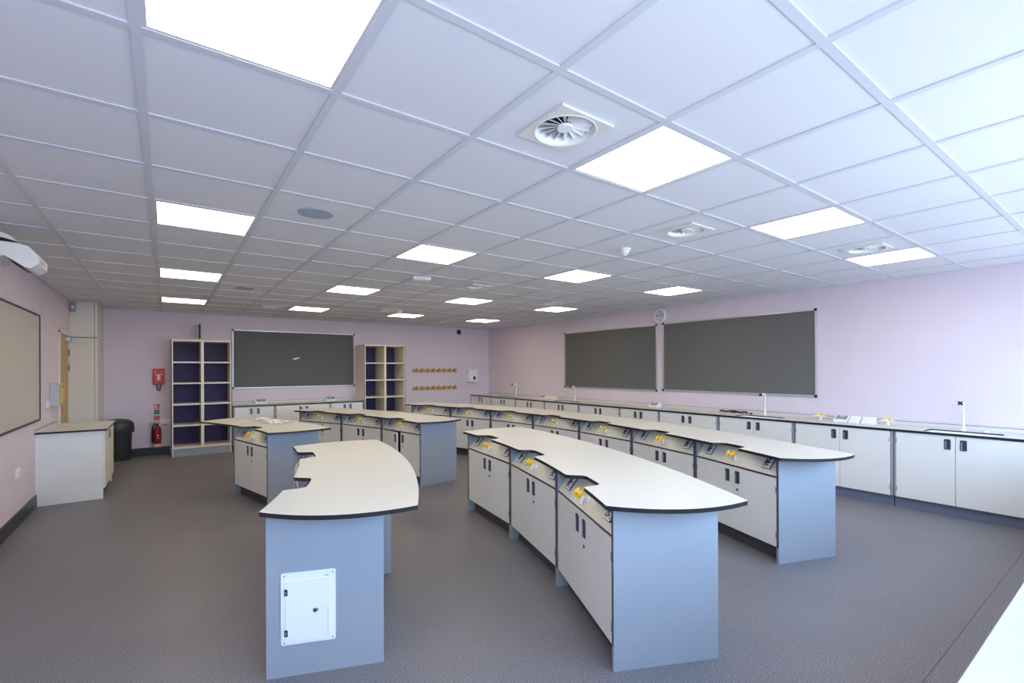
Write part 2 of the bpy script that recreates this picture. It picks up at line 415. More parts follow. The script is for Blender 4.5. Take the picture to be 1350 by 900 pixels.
UD = 0.56            # depth of an island unit
def make_island_unit(name, label, width, group, ajar=False, depth=None, taps=True):
    """double-door lab unit: local x along the bench (to the right seen from the door side), y into the unit, z up"""
    t = thing(name, label, 'bench cabinet', (0,0,0), 0, group)
    hw = width/2; zt = 0.822; th = 0.022; depth = depth or UD
    for q in (-1, 1):
        m = MB(); x0, x1 = (-hw, -hw+th) if q < 0 else (hw-th, hw)
        m.box(x0, x1, -0.0215, depth, 0.0, zt)
        m.box(x0+0.0005, x1-0.0005, -0.0225, -0.0214, 0.122, zt-0.001, 1)
        m.build('side_panel', [M_BLUE, M_EDGE], t)
    m = MB()                                     # carcass: bottom, back, top rail, dark lining
    m.box(-hw+th, hw-th, 0.006, depth-0.03, 0.118, 0.136, 0); m.box(-hw+th, hw-th, depth-0.03, depth-0.012, 0.0, zt, 1)
    m.box(-hw+th, -hw+th+0.016, 0.004, depth-0.03, 0.136, 0.668, 2); m.box(hw-th-0.016, hw-th, 0.004, depth-0.03, 0.136, 0.668, 2)
    m.box(-hw+th, hw-th, 0.004, depth-0.03, 0.650, 0.668, 2); m.box(-hw+th+0.016, hw-th-0.016, 0.08, depth-0.03, 0.40, 0.416, 0)
    m.build('carcass', [M_INNER, M_BLUE, M_PLUM], t)
    MB().box(-hw+th, hw-th, 0.050, 0.066, 0.0, 0.117).build('plinth', M_PLINTH, t)
    # sloping service panel, a wedge in section
    m = MB(); yz = [(SL0[0], SL0[1]), (SL0[0], SL0[1]-0.004), (SL0[0]+0.016, SL0[1]-0.006), (SL1[0]+0.016, SL1[1]), (SL1[0], SL1[1])]
    Rx = Matrix(((0,0,1,0),(1,0,0,0),(0,1,0,0),(0,0,0,1)))
    m.prism(yz, -hw+th+0.001, hw-th-0.001, 0, 0, Rx)
    m.box(-hw+th+0.001, hw-th-0.001, SL0[0]-0.001, SL0[0]+0.016, SL0[1]-0.013, SL0[1]-0.005, 1)
    sp = m.build('service_panel', [M_SLOPE, M_PLUM], t)
    for q in (-1, 1): add_socket(t, slope_matrix(q*0.345*width, 0.52))
    if taps: add_gas_tap(t, slope_matrix(-0.005, 0.34))
    # doors
    g = 0.002; zd0, zd1 = 0.124, 0.656; ed = 0.0245
    make_door(t, 'L', -hw+ed, -g, zd0, zd1, -0.020, 0.018, -0.058, 0.575, False, RAD(-6) if ajar else 0)
    make_door(t, 'R', g, hw-ed, zd0, zd1, -0.020, 0.018, 0.058, 0.575, True, 0)
    return t

def polar(C, R, a): return (C[0]+R*cos(a), C[1]+R*sin(a))
def fillet(P, radii, seg=4):
    out = []; n = len(P)
    for i in range(n):
        p0, p, p1 = Vector(P[i-1]), Vector(P[i]), Vector(P[(i+1) % n]); r = radii[i]
        if r <= 0: out.append(tuple(p)); continue
        d0, d1 = (p0-p), (p1-p); l = min(r, 0.45*d0.length, 0.45*d1.length)
        a, b = p+d0.normalized()*l, p+d1.normalized()*l
        for k in range(seg+1):
            u = k/seg; out.append(tuple(a*(1-u)**2 + p*2*u*(1-u) + b*u*u))
    return out

def make_worktop(label, C, R, W, a0, a1, notch_angles, b0=0.10, b1=0.07):
    """curved bench top; a0 end nearer the viewer; notches cut in the inner edge"""
    P, rad = [], []
    def add(p, r=0.0): P.append(p); rad.append(r)
    # inner edge from a0 to a1
    marks = []
    for an in notch_angles:
        for ds, n_, r in ((-0.160, 0.0, 0.012), (-0.118, 0.118, 0.035), (0.112, 0.112, 0.035), (0.160, 0.0, 0.03)):
            marks.append((an+ds/R, n_, r))
    seq = [(a0, 0.0, 0.006)] + marks + [(a1, 0.0, 0.006)]
    for k, (a, n_, r) in enumerate(seq):
        add(polar(C, R+n_, a), r)
        if k < len(seq)-1 and seq[k+1][1] == 0.0 and n_ == 0.0:
            b = seq[k+1][0]; m = max(2, int((b-a)*R/0.05))
            for q in range(1, m): add(polar(C, R, a+(b-a)*q/m))
    # far end bulge, a1: inner -> outer, bulging towards +angle
    def bulge(pi_, po, h, outward):
        pi_, po = Vector(pi_), Vector(po); d = po-pi_; n = Vector((-d.y, d.x)).normalized()
        if n.dot(outward) < 0: n = -n
        N = 12
        for q in range(1, N):
            u = q/N; add(tuple(pi_ + d*u + n*(4*h*u*(1-u))))
    tan1 = Vector((-sin(a1), cos(a1))); tan0 = Vector((sin(a0), -cos(a0)))
    bulge(polar(C, R, a1), polar(C, R+W, a1), b1, tan1)
    m = int((a1-a0)*(R+W)/0.06)
    for q in range(m+1): add(polar(C, R+W, a1+(a0-a1)*q/m), 0.010 if q in (0, m) else 0)
    bulge(polar(C, R+W, a0), polar(C, R, a0), b0, tan0)
    poly = fillet(P, rad)
    A = sum(poly[i-1][0]*poly[i][1]-poly[i][0]*poly[i-1][1] for i in range(len(poly)))
    if A < 0: poly = poly[::-1]
    mcx, mcy = polar(C, R+W/2, (a0+a1)/2)
    loc = [(x-mcx, y-mcy) for x, y in poly]
    mb = MB(); mb.prism(loc, 0.0, 0.0215, 0, 1)
    o = mb.build('curved_worktop', [M_TOP, M_CORE], None, loc=(mcx, mcy, TOP-0.0215))
    return tag(o, label, 'worktop', 'curved bench worktops')

def island(bench, C, R, W, top_a, unit_a, n, rec, toplabel, labels, group, ajar_unit=None, b0=0.10, b1=0.07, notches=None, depths=None, taps=True):
    a0, a1 = RAD(top_a[0]), RAD(top_a[1]); u0, u1 = RAD(unit_a[0]), RAD(unit_a[1]); pit = (u1-u0)/n
    ca = [u0+pit*(k+0.5) for k in range(n)]
    make_worktop(toplabel, C, R, W, a0, a1, ca if notches is None else notches, b0, b1)
    Rf = (R+rec); width = 2*(Rf*cos(pit/2)-0.018)*math.tan(pit/2) - 0.001
    units = []; proto = None
    for k in range(n):
        a = ca[k]; p = polar(C, Rf*cos(pit/2)+0.004, a); rz = a - pi/2
        if proto is None or k == ajar_unit or depths:
            q = make_island_unit('bench_cabinet', labels[k], width, group, ajar=(k == ajar_unit), depth=depths[k] if depths else None, taps=taps); q.location = (p[0], p[1], 0); q.rotation_euler = (0, 0, rz)
            if k != ajar_unit: proto = q
        else:
            q = dup(proto, (p[0], p[1], 0), rz, labels[k])
        units.append(q)
    return units

G = 'curved bench cabinets'
uA = island('A', (-3.995, 4.757), 4.90, 0.735, (-27.5, -3.6), (-26.5, -3.8), 2, 0.02,
    'short curved worktop with two notches, in front of the bare left floor',
    ['blue-grey end cabinet with white access hatch, under the short front worktop', 'blue-grey cabinet behind the access-hatch cabinet, under the short front worktop'], G, depths=(0.535, 0.605), taps=False)
uB = island('B', (-3.98, 5.07), 4.88, 0.67, (5.7, 27.3), (7.4, 18.9), 1, 0.05,
    'curved worktop littered with clear plastic wrapping, overhanging to the left',
    ['lone bench cabinet under the worktop littered with plastic wrapping'], G, b0=0.06)
uM = island('M', (-4.03, 4.843), 6.62, 0.74, (-29.35, -3.9), (-28.95, -3.95), 3, 0.07,
    'big curved worktop over three cabinets, in the centre of the room',
    ['nearest of three cabinets in the central curved bench, with blue-grey end panel', 'middle of three cabinets in the central curved bench', 'far left of three cabinets in the central curved bench'], G)
uC = island('C', (-4.045, 5.044), 6.62, 0.66, (3.9, 29.9), (4.75, 29.8), 3, 0.12,
    'curved worktop over three cabinets, in front of the back noticeboard counter',
    ['back-bench cabinet with left door ajar, beside the tall grey end panel', 'middle of the three cabinets behind the short front bench', 'far left of the three cabinets behind the short front bench'], G, ajar_unit=0)
ordn = ['first', 'second', 'third', 'fourth', 'fifth', 'sixth', 'seventh']
uD = island('D', (-3.98, 5.08), 8.40, 0.67, (-23.9, 24.0), (-23.1, 23.4), 7, 0.11,
    'longest curved worktop, over seven cabinets, facing the sinks counter',
    ['%s cabinet of the long curved bench, counting from its near blue end panel' % o_ for o_ in ordn], G, depths=(0.545,)+(0.56,)*6)

# white access hatch on the near end panel of the front cabinet (local +x side)
def access_panel(t, width):
    x = width/2 + 0.0005
    R = Matrix(((0,-1,0,x),(1,0,0,0),(0,0,1,0),(0,0,0,1)))      # local x-> unit +y, local -y -> unit +x
    m = MB(); x0, x1, z0, z1 = 0.046, 0.300, 0.158, 0.512
    # frame ring with rounded outline
    m.rrect(x0, x1, z0, z1, -0.006, 0, 0.010, 0, R)
    o = m.build('access_panel', M_TRIMW, t, bevel=0.001)
    d = MB(); d.rrect(x0+0.022, x1-0.026, z0+0.016, z1-0.040, -0.013, -0.006, 0.003, 0, R)
    d.box(x1-0.034, x1-0.028, -0.018, -0.006, z0+0.03, z0+0.17, 0, R)
    d.build('access_door', M_TRIMW, o, bevel=0.001)
    for zz in (z0+0.062, z1-0.092):
        h_ = MB(); h_.box(x0+0.018, x0+0.032, -0.0165, -0.006, zz-0.015, zz+0.015, 0, R); h_.box(x0+0.022, x0+0.027, -0.018, -0.0165, zz-0.007, zz+0.007, 1, R); h_.build('hinge', [M_BLACK, M_CHROME], o)
    k = MB(); kx, kz = x0+0.158, (z0+z1)/2-0.016
    k.cyl(tuple(R @ Vector((kx, -0.013, kz))), tuple(R @ Vector((kx, -0.0165, kz))), 0.011, 0.010, 16, 0)
    k.box(kx+0.002, kx+0.016, -0.020, -0.0155, kz+0.0, kz+0.007, 0, R); k.box(kx-0.002, kx+0.002, -0.0172, -0.0164, kz-0.004, kz+0.004, 1, R)
    k.build('key_lock', [M_STEELDK, M_BLACK], o)
    s = MB()
    for sx in (x0+0.014, x1-0.014):
        for sz in (z0+0.012, z1-0.014): s.cyl(tuple(R @ Vector((sx, -0.006, sz))), tuple(R @ Vector((sx, -0.0072, sz))), 0.0034, None, 10)
    s.build('screw', M_STEELDK, o)
    b = MB(); b.box(x1-0.052, x1-0.030, -0.0068, -0.006, z1-0.030, z1-0.027, 0, R); b.build('maker_mark', M_STEELDK, o)
wA = 2*(4.92*cos(RAD(22.7)/4)-0.018)*math.tan(RAD(22.7)/4) - 0.001
access_panel(uA[0], wA)

# =================================================================== sinks counter on the right wall
RCX0, RCD = 6.425, XR-6.425
DIV = [-0.27, 0.735, 1.747, 2.755, 3.77, 4.784, 5.597, 6.61, 7.627, 8.644, 9.645, 10.585]
SINKY = [(0.935, 1.507), (2.99, 3.56), (6.83, 7.40), (8.86, 9.43)]
def make_wall_unit(name, label, width, depth, ztop, group, side_mat=None, plinth=None, zd1=None):
    t = thing(name, label, 'base cabinet', (0,0,0), 0, group)
    hw = width/2; th = 0.018; zt = ztop-0.024; sm = side_mat or M_CARC; zd1 = zd1 or zt-0.004
    for q in (-1, 1):
        x0, x1 = (-hw, -hw+th) if q < 0 else (hw-th, hw)
        MB().box(x0, x1, 0.0, depth, 0.1125, zt).build('side_panel', sm, t, bevel=0.001)
    m = MB(); m.box(-hw+th, hw-th, 0.004, depth-0.02, 0.118, 0.136, 0); m.box(-hw+th, hw-th, depth-0.021, depth-0.004, 0.118, zt-0.21, 0)
    m.build('carcass', [M_INNER, M_CARC], t)
    MB().box(-hw, hw, 0.032, 0.048, 0.0, 0.112).build('plinth', plinth or M_PLINTHB, t)
    g = 0.002; ed = 0.022; hz = zd1-0.085
    make_door(t, 'L', -hw+ed, -g, 0.116, zd1, -0.019, 0.018, -0.060, hz, False)
    make_door(t, 'R', g, hw-ed, 0.116, zd1, -0.019, 0.018, 0.060, hz, False)
    return t
rc_lab = ['base cabinet nearest the window sill, at the near end of the sinks counter', 'base cabinet under the nearest sink on the right wall counter',
          'base cabinet below the three socket boxes nearest the viewer', 'base cabinet under the second sink from the viewer', 'base cabinet below the black strip on the right wall counter',
          'narrower base cabinet below the clock on the right wall', 'base cabinet just left of the narrow one on the right wall counter', 'base cabinet under the third sink from the viewer',
          'base cabinet below the farthest group of socket boxes', 'base cabinet under the farthest sink', 'last base cabinet in the back right corner beside the paper dispenser']
protoRC = None
for k in range(len(DIV)-1):
    y0, y1 = DIV[k]+0.002, DIV[k+1]-0.002; wd = y1-y0
    loc = (RCX0+0.030, (y0+y1)/2, 0)
    lab = 'white ' + rc_lab[k]
    if protoRC is not None and abs(wd-1.006) < 0.012:
        u = dup(protoRC, loc, -pi/2, lab)
    else:
        u = make_wall_unit('base_cabinet', lab, wd, XR-RCX0-0.04, TOP, 'base cabinets along the right wall'); u.location = loc; u.rotation_euler = (0,0,-pi/2)
        if protoRC is None and abs(wd-1.006) < 0.012: protoRC = u
# worktop with sink cut-outs and upstand
m = MB(); ys = [-0.28]; 
SX0, SX1 = 6.470, 6.752
for a, b in SINKY: ys += [a, b]
ys.append(YB-0.002)
zt0, zt1 = TOP-0.0215, TOP
rects = []
def slab(x0, x1, y0, y1):
    v = [(x0,y0,zt0),(x1,y0,zt0),(x1,y1,zt0),(x0,y1,zt0),(x0,y0,zt1),(x1,y0,zt1),(x1,y1,zt1),(x0,y1,zt1)]
    m._new(v, [(3,2,1,0),(4,5,6,7)], 0)
for k in range(len(ys)-1):
    if k % 2 == 0: slab(RCX0, XR-0.001, ys[k], ys[k+1])
    else:
        slab(RCX0, SX0, ys[k], ys[k+1]); slab(SX1, XR-0.001, ys[k], ys[k+1])
        for (xa, ya, xb, yb) in ((SX0, ys[k], SX0, ys[k+1]), (SX1, ys[k+1], SX1, ys[k]), (SX1, ys[k], SX0, ys[k]), (SX0, ys[k+1], SX1, ys[k+1])):
            m._new([(xa,ya,zt0),(xb,yb,zt0),(xb,yb,zt1),(xa,ya,zt1)], [(0,1,2,3)], 1)
ya, yb = ys[0], ys[-1]
for (x0,y0,x1,y1) in ((RCX0,ya,RCX0,yb),(RCX0,ya,XR-0.001,ya),(RCX0,yb,XR-0.001,yb)):
    m._new([(x0,y0,zt0),(x1,y1,zt0),(x1,y1,zt1),(x0,y0,zt1)], [(0,1,2,3)], 1)
rct = m.build('sinks_worktop', [M_TOP, M_CORE]); 
tag(rct, 'long straight pale worktop with four sinks along the right wall', 'worktop')
m = MB(); m.box(XR-0.014, XR-0.001, ya, yb, TOP+0.0005, TOP+0.040, 0); m.box(XR-0.014, XR-0.001, ya, yb, TOP+0.040, TOP+0.043, 1); m.build('upstand', [M_TOP, M_CORE], rct)
sk_lab = ['nearest', 'second nearest', 'third nearest', 'farthest']
faucet = None; sinkp = None
for k, (a, b) in enumerate(SINKY):
    cy_ = (a+b)/2
    if sinkp is None:
        sinkp = thing('sink', 'white undermounted sink, %s of four in the right wall counter' % sk_lab[k], 'sink', (0,0,0), 0, 'counter sinks')
        s = MB(); x0, x1, hl = SX0+0.0015, SX1-0.0015, (b-a)/2-0.0015; zz = TOP-0.012; dp = 0.17
        s.box(x0, x0+0.012, -hl, hl, zz-dp, zz); s.box(x1-0.012, x1, -hl, hl, zz-dp, zz); s.box(x0+0.012, x1-0.012, -hl, -hl+0.012, zz-dp, zz); s.box(x0+0.012, x1-0.012, hl-0.012, hl, zz-dp, zz); s.box(x0+0.012, x1-0.012, -hl+0.012, hl-0.012, zz-dp, zz-dp+0.012)
        s.build('basin', M_SINK, sinkp, bevel=0.003)
        MB().cyl(((SX0+SX1)/2, 0, zz-dp+0.012), ((SX0+SX1)/2, 0, zz-dp+0.016), 0.03, None, 20).build('drain', M_CHROME, sinkp)
        sinkp.location = (0, cy_, 0)
    else: dup(sinkp, (0, cy_, 0), 0, 'white undermounted sink, %s of four in the right wall counter' % sk_lab[k])
    lab = 'white swan-neck lab tap with black head, over the %s sink' % sk_lab[k]
    fl = (6.868, cy_+0.04, TOP+0.0005)
    if faucet is None:
        faucet = thing('lab_tap', lab, 'tap', fl, 0, 'swan-neck lab taps')
        c_ = MB(); c_.cyl((0,0,0), (0,0,0.016), 0.024, 0.02, 20); c_.cyl((0,0,0.016), (0,0,0.09), 0.0135, 0.012, 16)
        c_.tube([(0,0,0.09), (0,0,0.27)] + [(-0.035+0.035*cos(t), 0, 0.27+0.035*sin(t)) for t in [RAD(15*q) for q in range(1, 7)]] + [(-0.075,0,0.302), (-0.095, 0, 0.296)], 0.0095, 12)
        c_.build('column', M_TRIMW, faucet)
        n_ = MB(); n_.cyl((-0.088,0,0.308), (-0.088,0,0.262), 0.013, 0.009, 14); n_.cyl((-0.088,0,0.262), (-0.088,0,0.222), 0.008, 0.005, 12); n_.build('nozzle', M_TRIMW, faucet)
        h_ = MB(); h_.cyl((-0.098,0,0.292), (-0.128,0,0.292), 0.010, 0.014, 14)
        for q in range(4):
            h_.box(-0.006, 0.006, 0.004, 0.026, -0.0065, 0.0065, 0, Matrix.Translation((-0.124,0,0.292)) @ Matrix.Rotation(pi/2*q+pi/4, 4, 'X'))
        h_.build('cross_handle', M_BLACK, faucet, bevel=0.002)
    else: dup(faucet, fl, 0, lab)
# plug beside nearest tap: small white dome on the counter
t = thing('sink_plug', 'small white domed fitting on the counter beside the nearest lab tap', 'fitting', (6.85, 1.08, TOP+0.0005)); MB().lathe([(0.022,0),(0.022,0.006),(0.012,0.018),(0.0005,0.022)],20).build('dome', M_TRIMW, t); MB().cyl((0,0,0.022),(0,0,0.028),0.005,None,10).build('stud', M_CHROME, t)

# socket boxes on counters
def socket_box(label, loc, rz, w, plate=True, s=1.0, group=None):
    t = thing('socket_box', label, 'socket box', loc, rz, group)
    m = MB(); yz = [(0.0, 0.0), (0.135*s, 0.0), (0.135*s, 0.078*s), (0.088*s, 0.082*s), (0.010, 0.030*s), (0.0, 0.022*s)]
    Rx = Matrix(((0,0,1,0),(1,0,0,0),(0,1,0,0),(0,0,0,1)))
    m.prism(yz, -w/2, w/2, 0, 0, Rx); m.build('housing', M_TRIMW, t, bevel=0.004)
    a = atan2(0.052*s, 0.078*s); Ms = Matrix.Translation((0, 0.049*s, 0.0575*s)) @ Matrix.Rotation(a, 4, 'X')
    if plate:
        p = MB(); pw, ph = w*0.40, 0.036*s
        p.box(-pw, pw, -ph, ph, 0, 0.004, 0)
        for q in (-1, 1):
            for dx, dy, ww, hh in ((0, 0.006, 0.003, 0.006), (-0.012, -0.010, 0.005, 0.003), (0.012, -0.010, 0.005, 0.003)):
                p.box(q*pw*0.52+dx-ww, q*pw*0.52+dx+ww, dy-hh, dy+hh, 0.004, 0.0046, 1)
        o = p.build('socket', [M_GREYP, M_BLACK], t, M=Ms)
        for q in (-1, 1): MB().box(q*pw*0.2-0.007, q*pw*0.2+0.007, 0.012*s, 0.026*s, 0.004, 0.008).build('rocker', M_TRIMW, o)
    else:
        MB().box(-w*0.38, w*0.38, -0.034*s, 0.034*s, 0, 0.003).build('blank_plate', M_TRIMW, t, M=Ms)
    return t
for k, (y, pl) in enumerate(((2.335, True), (2.195, False), (2.065, False))):
    socket_box(['white socket box with grey double socket, beside two blank boxes near the viewer', 'blank white service box, between the grey socket box and another blank box',
                'blank white service box, rightmost of the near three'][k], (6.70, y, TOP+0.0005), -pi/2, 0.150 if pl else 0.115, pl, 1.0, 'service boxes on the right wall counter')
socket_box('lone white socket box on the right wall counter below the clock', (6.74, 5.13, TOP+0.0005), -pi/2, 0.16, True, 1.0, 'service boxes on the right wall counter')
for k, (y, pl) in enumerate(((8.10, True), (7.93, False), (7.78, False))):
    socket_box(['far white socket box with dark sockets, leftmost of the far three', 'far blank white service box, middle of the far three', 'far blank white service box, next to the third sink'][k],
               (6.74, y, TOP+0.0005), -pi/2, 0.16 if pl else 0.125, pl, 1.0, 'service boxes on the right wall counter')
def counter_tap(label, loc, rz):
    t = thing('gas_tap', label, 'gas tap', loc, rz, 'yellow gas taps on the right wall counter')
    add_gas_tap(t, Matrix.Identity(4), 'tap_body', 1.0)
counter_tap('yellow-levered gas tap on the counter left of the near socket boxes', (6.83, 2.60, TOP+0.0005), -pi/2)
counter_tap('yellow-levered gas tap on the counter between near socket boxes and nearest sink', (6.83, 1.90, TOP+0.0005), -pi/2)
counter_tap('far gas tap on the counter beside the farthest group of service boxes', (6.80, 7.62, TOP+0.0005), -pi/2)
# black strip and end cap left on the counter
m = MB(); pts = []
for k in range(15):
    u = k/14; pts.append((6.85+0.012*sin(9*u), 3.98-0.42*u, 0.021+0.004*sin(23*u)))
m.tube(pts, 0.013, 8); m.cyl((6.848, 3.80, 0.024), (6.852, 3.72, 0.024), 0.019, None, 10)
o = m.build('cable_bundle', M_BLACK, None, loc=(0,0,TOP+0.0005)); tag(o, 'black bundled cable lying on the right wall counter by the second sink', 'cable')
m = MB(); m.cyl((0,0,0), (0,0,0.022), 0.020, 0.016, 14); o = m.build('cable_gland', M_BLACK, None, loc=(6.84, 3.50, TOP+0.0005), bevel=0.003); tag(o, 'small black round cap on the counter beside the bundled cable', 'cap')

# =================================================================== counter along the back wall
BCY = 10.02; BX0, BX1 = 0.995, 3.430
bdiv = [BX0+0.002, 1.702, 2.737, BX1-0.002]
for k, lab in enumerate(('white base cabinet at the bookcase end of the back wall counter', 'middle white base cabinet of the back wall counter', 'white base cabinet of the back wall counter beside the narrow bookcase')):
    x0, x1 = bdiv[k]+0.001, bdiv[k+1]-0.001
    u = make_wall_unit('base_cabinet', lab, x1-x0, YB-BCY-0.07, TOP, 'base cabinets along the back wall'); u.location = ((x0+x1)/2, BCY+0.03, 0)
m = MB(); m.prism([(BX0, BCY), (BX1, BCY), (BX1, YB-0.001), (BX0, YB-0.001)], TOP-0.0215, TOP, 0, 1)
o = tag(m.build('back_worktop', [M_TOP, M_CORE]), 'straight pale worktop under the back wall noticeboard', 'worktop')
m = MB(); m.box(BX0, BX1, YB-0.014, YB-0.001, TOP+0.0005, TOP+0.042, 0); m.box(BX0, BX1, YB-0.014, YB-0.001, TOP+0.042, TOP+0.045, 1); m.build('upstand', [M_TOP, M_CORE], o)
socket_box('white socket box on the back counter, nearer the wide purple bookcase', (1.52, 10.40, TOP+0.0005), 0, 0.20, True, 1.1, 'socket boxes on the back counter')
socket_box('white socket box on the back counter, nearer the narrow bookcase', (2.86, 10.40, TOP+0.0005), 0, 0.20, True, 1.1, 'socket boxes on the back counter')

# =================================================================== bookcases
def bookcase(label, x0, x1, yf, ztop, loc_y):
    w_ = x1-x0; hw = w_/2; d = YB-0.003-yf
    t = thing('bookcase', label, 'bookcase', ((x0+x1)/2, yf, 0), 0, 'purple-backed bookcases')
    zb = 0.135; th = 0.028
    for q in (-1, 1):
        xa, xb = (-hw, -hw+th) if q < 0 else (hw-th, hw)
        m = MB(); m.box(xa, xb, 0.0, d, 0.0, ztop, 0); xo = (-hw-0.0015, -hw+0.010) if q < 0 else (hw-0.010, hw+0.0015)
        m.box(xo[0], xo[1], -0.0015, 0.002, 0.0, ztop, 1); m.build('side_panel', [M_CREAM, M_PLUM], t)
    MB().box(-0.022, 0.022, 0.0, d-0.014, zb+0.03, ztop-0.03).build('divider', M_CREAM, t)
    MB().box(-hw+th, hw-th, 0.0, d, ztop-0.028, ztop).build('top', M_CREAM, t)
    MB().box(-hw+th, hw-th, 0.0, d-0.014, zb, zb+0.028).build('bottom_shelf', M_CREAM, t)
    MB().box(-hw+th, hw-th, 0.022, 0.040, 0.0, zb-0.001).build('plinth', M_BLUE, t)
    MB().box(-hw+th, hw-th, d-0.013, d, zb, ztop-0.029).build('back_panel', M_PURPLE, t)
    n = 5; hgt = (ztop-0.028-zb-0.028)/n
    for k in range(1, n):
        z = zb+0.028+hgt*k
        for xa, xb in ((-hw+th+0.001, -0.023), (0.023, hw-th-0.001)):
            MB().box(xa, xb, 0.001, d-0.014, z-0.012, z+0.012).build('shelf', M_CREAM, t)
    return t
bookcase('wide empty bookcase with purple back, beside the fire extinguisher', 0.070, 0.985, 10.06, 2.047, 0)
bookcase('narrow-looking empty bookcase with purple back, beside the coat hooks', 3.440, 4.372, 10.02, 2.047, 0)

# =================================================================== notice boards, whiteboard
def board(name, label, cat, w_, h_, M, face, frame, caps=True, fw=0.024, group=None):
    """local x width, z height, front towards -y; M places the centre"""
    t = bpy.data.objects.new(name, None); COL.objects.link(t); t.matrix_world = M; tag(t, label, cat, group)
    hw, hh = w_/2, h_/2
    MB().box(-hw+fw, hw-fw, -0.014, -0.001, -hh+fw, hh-fw).build('panel', face, t)
    m = MB(); m.box(-hw, hw, -0.022, -0.001, hh-fw, hh); m.box(-hw, hw, -0.022, -0.001, -hh, -hh+fw); m.box(-hw, -hw+fw, -0.022, -0.001, -hh+fw, hh-fw); m.box(hw-fw, hw, -0.022, -0.001, -hh+fw, hh-fw)
    m.build('frame', frame, t, bevel=0.002)
    if caps:
        for sx in (-1, 1):
            for sz in (-1, 1):
                MB().box(sx*(hw-0.012)-0.018, sx*(hw-0.012)+0.018, -0.026, -0.022, sz*(hh-0.012)-0.018, sz*(hh-0.012)+0.018).build('corner_cap', M_BLACK, t, bevel=0.003)
    return t
def wallM(side, u, z):
    if side == 'back': return Matrix.Translation((u, YB, z))
    if side == 'right': return Matrix.Translation((XR, u, z)) @ Matrix.Rotation(-pi/2, 4, 'Z')
    if side == 'left': return Matrix.Translation((XL, u, z)) @ Matrix.Rotation(pi/2, 4, 'Z')
board('notice_board', 'charcoal felt noticeboard on the back wall between the two bookcases', 'notice board', 3.41-1.04, 2.297-1.145, wallM('back', (3.41+1.04)/2, (2.297+1.145)/2), M_FELT, M_ALU, True, 0.024, 'charcoal noticeboards')
board('notice_board', 'smaller charcoal noticeboard on the right wall, left of the clock', 'notice board', 7.593-5.213, 2.285-1.11, wallM('right', (7.593+5.213)/2, (2.285+1.11)/2), M_FELT, M_ALU, True, 0.024, 'charcoal noticeboards')
board('notice_board', 'biggest charcoal noticeboard on the right wall, right of the clock', 'notice board', 5.098-2.70, 2.297-1.125, wallM('right', (5.098+2.70)/2, (2.297+1.125)/2), M_FELT, M_ALU, True, 0.024, 'charcoal noticeboards')
board('whiteboard', 'whiteboard with black frame on the left wall under the projector', 'whiteboard', 7.51-3.90, 2.147-0.945, wallM('left', (7.51+3.90)/2, (2.147+0.945)/2), M_WBOARD, M_BLACK, False, 0.020)
# torn white scrap on the back noticeboard
m = MB(); m.prism([(-0.07,-0.025),(0.055,0.0),(0.075,0.035),(-0.04,0.012)], 0.0, 0.003, 0, 0)
o = m.build('paper_scrap', M_TRIMW, None); o.matrix_world = Matrix.Translation((2.19, YB-0.0145, 1.737)) @ Matrix.Rotation(pi/2, 4, 'X'); tag(o, 'torn white paper scrap stuck on the back noticeboard', 'paper')

# =================================================================== clock
t = bpy.data.objects.new('wall_clock', None); COL.objects.link(t); t.matrix_world = wallM('right', 5.150, 2.424) @ Matrix.Rotation(pi/2, 4, 'X'); tag(t, 'round white wall clock between two noticeboards on the right wall', 'clock')
MB().lathe([(0.118, 0.001), (0.120, 0.03), (0.112, 0.042), (0.096, 0.040), (0.094, 0.030)], 40).build('rim', M_TRIMW, t)
MB().disc(0.096, 0.028, 40).build('dial', M_CLOCKF, t)
m = MB()
for q in range(12):
    Mq = Matrix.Rotation(-2*pi*q/12, 4, 'Z'); l = 0.024 if q % 3 == 0 else 0.015; ww = 0.008 if q % 3 == 0 else 0.005
    m.box(-ww/2, ww/2, 0.088-l, 0.088, 0.0282, 0.0296, 0, Mq)
m.build('hour_mark', M_NAVYINK, t)
MB().box(-0.004, 0.004, -0.012, 0.062, 0.030, 0.032, 0, Matrix.Rotation(-RAD(54), 4, 'Z')).build('hour_hand', M_NAVYINK, t)
MB().box(-0.003, 0.003, -0.012, 0.086, 0.0325, 0.0345, 0, Matrix.Rotation(-RAD(278), 4, 'Z')).build('minute_hand', M_NAVYINK, t)

# =================================================================== things on the back wall
# fire blanket
t = thing('fire_blanket', 'red fire blanket pouch hanging on the back wall above the extinguisher', 'fire blanket', (-0.108, YB, 1.254))
MB().box(-0.085, 0.085, -0.055, -0.001, 0.0, 0.282).build('pouch', M_RED, t, bevel=0.010)
m = MB()                                            # printed pictogram: a blanket held over a flame
m.prism([(-0.058,0.185),(0.058,0.185),(0.050,0.172),(0.020,0.168),(0.026,0.075),(-0.026,0.075),(-0.020,0.168),(-0.050,0.172)], 0.0555, 0.0565, 0, 0, Matrix.Rotation(pi/2, 4, 'X'))
m.prism([(-0.060,0.215),(-0.038,0.215),(-0.038,0.226),(-0.060,0.226)], 0.0555, 0.0565, 0, 0, Matrix.Rotation(pi/2, 4, 'X')); m.prism([(0.038,0.215),(0.060,0.215),(0.060,0.226),(0.038,0.226)], 0.0555, 0.0565, 0, 0, Matrix.Rotation(pi/2, 4, 'X'))
m.build('pictogram', M_SIGNW, t)
for q in (-1, 1):
    MB().prism([(q*0.030-0.012,0.004),(q*0.030+0.012,0.004),(q*0.012+0.010,-0.115),(q*0.012-0.010,-0.115)], 0.02, 0.026, 0, 0, Matrix.Rotation(pi/2, 4, 'X')).build('pull_strap', M_BLACK, t)
